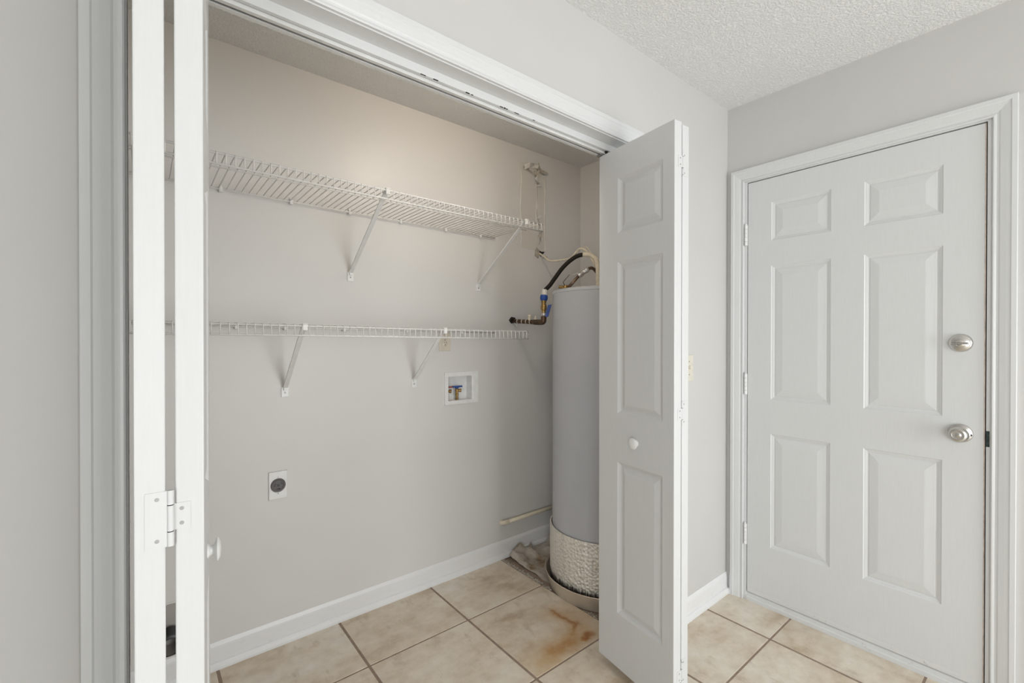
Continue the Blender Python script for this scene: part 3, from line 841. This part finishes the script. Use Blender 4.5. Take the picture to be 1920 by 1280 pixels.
obj('lid', B().lathe([(RT - .003, 1.5165), (RT + .0005, 1.5175), (RT + .0005, 1.529), (RT - .006, 1.5345), (RT - .03, 1.5365), (0, 1.5385)], (HX, HY, 0), (0, 0, 1), 96), 'tank_lid', heater, smooth=True)
obj('foil_wrap', B().lathe([(RW - .001, .0035), (RW + .0005, .03), (RW, .10), (RW + .001, .20), (RW, .314), (RW - .0025, .3165), (RW - .0075, .315), (RW - .008, .0035)], (HX, HY, 0), (0, 0, 1), 96), 'foil', heater, smooth=True)
# relief valve, its outlet and the foil-wrapped joint on the lid
rv = Vector((-.525, .628, 1.537))
vb = B().lathe([(.013, -.002), (.013, .010), (.018, .012), (.019, .028), (.015, .034), (.010, .036), (0, .037)], rv, (0, 0, 1), 20)
vb.lathe([(0, -.002), (.008, -.002), (.008, .022), (0, .022)], rv + Vector((-.012, .01, .024)), (-1, .8, .2), 12)
valve = obj('relief_valve', vb, 'brass', heater, smooth=True)
obj('valve_lever', B().tube(smooth_path([rv + Vector((-.004, .0, .034)), rv + Vector((-.013, .002, .048)), rv + Vector((-.012, .0, .056)), rv + Vector((.010, -.012, .085)), rv + Vector((.014, -.014, .094))], 6), .0018, 8), 'black', valve, smooth=True)
p0 = rv + Vector((.014, -.006, .022)); p1 = Vector((-.462, .585, 1.628)); p2 = Vector((-.425, .560, 1.660)); 
obj('riser_pipe', B().tube([p0, p0.lerp(p1, .5), p1], .0085, 14), 'steel_pipe', heater, smooth=True)
wp = [p1.lerp(p2, q) for q in (-.15, .1, .3, .5, .7, .9, 1.05)]
fo = B().tube(wp, .013, 16, True, lambda q: .0125 + .0025 * math.sin(9 * q) + .001)
for v in fo.bm.verts: v.co += Vector((mnoise.noise(v.co * 90), mnoise.noise(v.co * 90 + Vector((5, 0, 0))), mnoise.noise(v.co * 90 + Vector((0, 7, 0))))) * .0025
fo.face([p1 + Vector((-.002, 0, .016)), p1 + Vector((-.034, .02, .004)), p1 + Vector((-.032, .018, .0)), p1 + Vector((0, 0, .006))])
fo.face([p1 + Vector((-.002, 0, .016)), p1 + Vector((.02, -.01, .034)), p1 + Vector((.03, -.012, .03)), p1 + Vector((.01, 0, .012))])
obj('foil_joint', fo, 'alu_wrap', heater)
obj('outlet_pipe', B().tube(smooth_path([p2, p2 + Vector((.022, -.015, .008)), p2 + Vector((.045, -.03, -.02)), p2 + Vector((.060, -.04, -.075)), p2 + Vector((.064, -.043, -.122))], 8), .0085, 12), 'copper', heater, smooth=True)

# plastic sheet spread under the pan
b = B(); NXs, NYs = 46, 60; x0, x1, y0, y1 = -.646, -.02, .20, .972
V = []
for i in range(NXs + 1):
    row = []
    for j in range(NYs + 1):
        x = x0 + (x1 - x0) * i / NXs; y = y0 + (y1 - y0) * j / NYs
        q = Vector((x * 6, y * 6, 0)); wr = mnoise.fractal(q, 0.7, 2.1, 4)
        rdg = 1 - abs(mnoise.noise(Vector((x * 11 + y * 5, y * 9 - x * 4, 3.3))))
        dist = math.hypot(x - HX, y - HY)
        lift = max(0, min(1, (dist - .285) / .10))
        back = max(0, min(1, (y - .80) / .15))
        z = -.0050 + lift * (.004 + .014 * max(0, wr + .3) + .030 * max(0, rdg - .70) * 3.2 * (0.35 + back)) + back * lift * (.012 + .030 * max(0, wr + .15))
        if i == 0: x += mnoise.noise(Vector((0, y * 14, 1))) * .014; z = -.004 + .4 * (z + .004)
        if j == NYs: z = z * .8
        row.append(b.bm.verts.new((x, y, z)))
    V.append(row)
for i in range(NXs):
    for j in range(NYs):
        b.bm.faces.new([V[i][j], V[i + 1][j], V[i + 1][j + 1], V[i][j + 1]])
for f in b.bm.faces: f.smooth = True
tag(obj('plastic_sheet', b, 'sheet'), 'crumpled dirty plastic sheet on the bare floor beneath the drain pan', 'sheet')

# ------------------------------------------------------------------ water line: pipe from the wall, shut-off valve, black hose
PX = -.592
pz = lambda y: 1.388 - (D - y) * .058
sp = thing('supply_pipe', 'tarnished copper cold water pipe coming out of the wall with blue-handled shut-off valve', 'pipe', (PX, D, 1.388))
ye = .728
obj('pipe', B().tube([(PX, D + .03, pz(D) + .001), (PX, D - .06, pz(D - .06)), (PX, .86, pz(.86)), (PX, .79, pz(.79))], .0125, 16), 'copper', sp, smooth=True)
obj('hole', ragged(B(), [(PX - .030, 1.392), (PX - .012, 1.414), (PX + .018, 1.410), (PX + .022, 1.378), (PX - .012, 1.372)], D, .0012, .0015, 4, 21), 'dark', wall_back)
for y in (.945, .905, .868, .835):
    obj('solder_ring', B().lathe([(.0128, -.003), (.0142, -.002), (.0142, .002), (.0128, .003)], (PX, y, pz(y)), (0, 1, .058), 16), 'solder', sp, smooth=True)
ez = pz(ye)
obj('elbow', B().tube(smooth_path([(PX, .805, pz(.805)), (PX, .765, pz(.765)), (PX, ye + .005, ez + .004), (PX, ye, ez + .022), (PX, ye, ez + .034)], 6), .0155, 16), 'copper', sp, smooth=True)
obj('drain_cap', B().lathe([(0, -.004), (.009, -.004), (.009, .012), (.006, .020), (.010, .022), (.010, .030), (0, .030)], (PX, .845, pz(.845) + .010), (0, 0, 1), 14), 'cream', sp, smooth=True)
obj('drain_cap', B().lathe([(0, -.004), (.006, -.004), (.006, .014), (.004, .024), (0, .024)], (PX, .795, pz(.795) + .010), (0, 0, 1), 12), 'cream', sp, smooth=True)
b = B().tube([(PX - .006, D - .002, 1.385), (PX - .004, .965, 1.371), (PX, .955, 1.352), (PX + .004, .965, 1.371), (PX + .010, D - .002, 1.385)], .0022, 6)
obj('strap', b, 'white_plastic', sp)
b = B().lathe([(.0125, 0), (.0145, .002), (.0145, .014), (.0125, .016)], (PX, ye, ez + .036), (0, 0, 1), 16)
obj('union_nut', b, 'alu_wrap', sp, smooth=True)
vbz = ez + .052
b = B().lathe([(.0115, 0), (.0115, .014), (.0145, .016), (.0165, .024), (.0165, .036), (.0145, .044), (.0125, .046), (.0125, .058), (.0150, .060), (.0150, .068), (.011, .071), (0, .071)], (PX, ye, vbz), (0, 0, 1), 20)
b.lathe([(.009, 0), (.009, .016), (.006, .018), (0, .018)], (PX, ye, vbz + .030), (-.4, -.9, 0), 16)
sv = obj('shutoff_valve', b, 'brass', sp, smooth=True)
obj('lever_handle', B().bar((PX + .004, ye - .018, vbz - .020), (PX + .034, ye - .012, vbz + .044), (.77, -.63, .1), .017, .005, .0015), 'blue', sv)
hs = thing('water_hose', 'black and cream flexible water hose arching from the shut-off valve onto the heater', 'hose', (PX, ye, vbz + .07))
hz = vbz + .068
obj('collar', B().lathe([(.0150, 0), (.0190, .003), (.0215, .012), (.0205, .026), (0.0175, .031)], (PX, ye, hz), (.06, -.03, 1), 20), 'blue', hs, smooth=True)
obj('label_sleeve', B().lathe([(.0165, .029), (.0175, .031), (.0160, .058), (.0140, .062), (.0, .062)], (PX, ye, hz), (.10, -.04, 1), 20), 'tape', hs, smooth=True)
hp = [(PX + .006, ye - .003, hz + .058), (-.571, .703, 1.575), (-.554, .683, 1.611), (-.528, .652, 1.665), (-.502, .621, 1.704), (-.476, .59, 1.730), (-.452, .562, 1.7385)]
hq = [(-.456, .566, 1.738), (-.438, .545, 1.7365), (-.424, .529, 1.730), (-.410, .512, 1.708), (-.404, .505, 1.667), (-.403, .504, 1.601), (-.403, .504, 1.548)]
obj('rubber_hose', B().tube(smooth_path(hp, 8), .0115, 16), 'hose', hs, smooth=True)
obj('cream_hose', B().tube(smooth_path(hq, 8), .0125, 16), 'cream', hs, smooth=True)
obj('nut', B().lathe([(0, 0), (.017, 0), (.017, .016), (.013, .020), (0, .020)], (-.403, .504, 1.5385), (0, 0, 1), 6), 'brass', hs)

# power cable from the ragged hole in the wall
pc = thing('power_cable', 'thin cream power cable running from a ragged wall hole over to the heater', 'cable', (-.375, D, 1.815))
cp = [(-.377, D + .004, 1.818), (-.374, .949, 1.787), (-.373, .921, 1.766), (-.372, .885, 1.755), (-.370, .823, 1.751), (-.369, .759, 1.750), (-.368, .726, 1.758), (-.367, .698, 1.779), (-.366, .674, 1.795), (-.366, .650, 1.794), (-.365, .627, 1.780), (-.364, .604, 1.755), (-.363, .573, 1.712), (-.363, .547, 1.662), (-.362, .538, 1.605), (-.362, .536, 1.541)]
obj('cable', B().tube(smooth_path(cp, 6), .0062, 10), 'cream', pc, smooth=True)
obj('wire', B().tube(smooth_path([(-.366, .690, 1.772), (-.362, .665, 1.800), (-.358, .640, 1.806), (-.356, .615, 1.790), (-.355, .59, 1.752)], 6), .003, 8), 'cream', pc, smooth=True)
b = ragged(B(), [(-.398, 1.842), (-.362, 1.828), (-.330, 1.832), (-.352, 1.815), (-.362, 1.798), (-.384, 1.806)], D, .0026, .002, 4, 11)
obj('hole', b, 'dark', wall_back)
b = ragged(B(), [(-.402, 1.850), (-.384, 1.835), (-.380, 1.80), (-.392, 1.782), (-.418, 1.80), (-.412, 1.835)], D, .006, .002, 4, 12)
obj('torn_flake', b, 'mud', wall_back)
b = ragged(B(), [(-.352, 1.806), (-.318, 1.802), (-.318, 1.792), (-.352, 1.795)], D, .012, .001, 3, 13)
obj('torn_flake', b, 'mud', wall_back)

# overflow drain pipe along the wall
dp = thing('drain_pipe', 'cream plastic drain pipe running low along the closet wall to the heater', 'pipe', (-.680, D, .212))
yd = D - .021
obj('pipe', B().tube([(-.662, yd, .2115), (-.40, yd, .212), (-.13, yd, .2125)], .0112, 18), 'pvc', dp, smooth=True)
obj('elbow', B().tube(smooth_path([(-.642, yd, .2115), (-.664, yd, .2115), (-.678, yd + .006, .2112), (-.681, D, .211)], 6), .0128, 18), 'pvc', dp, smooth=True)
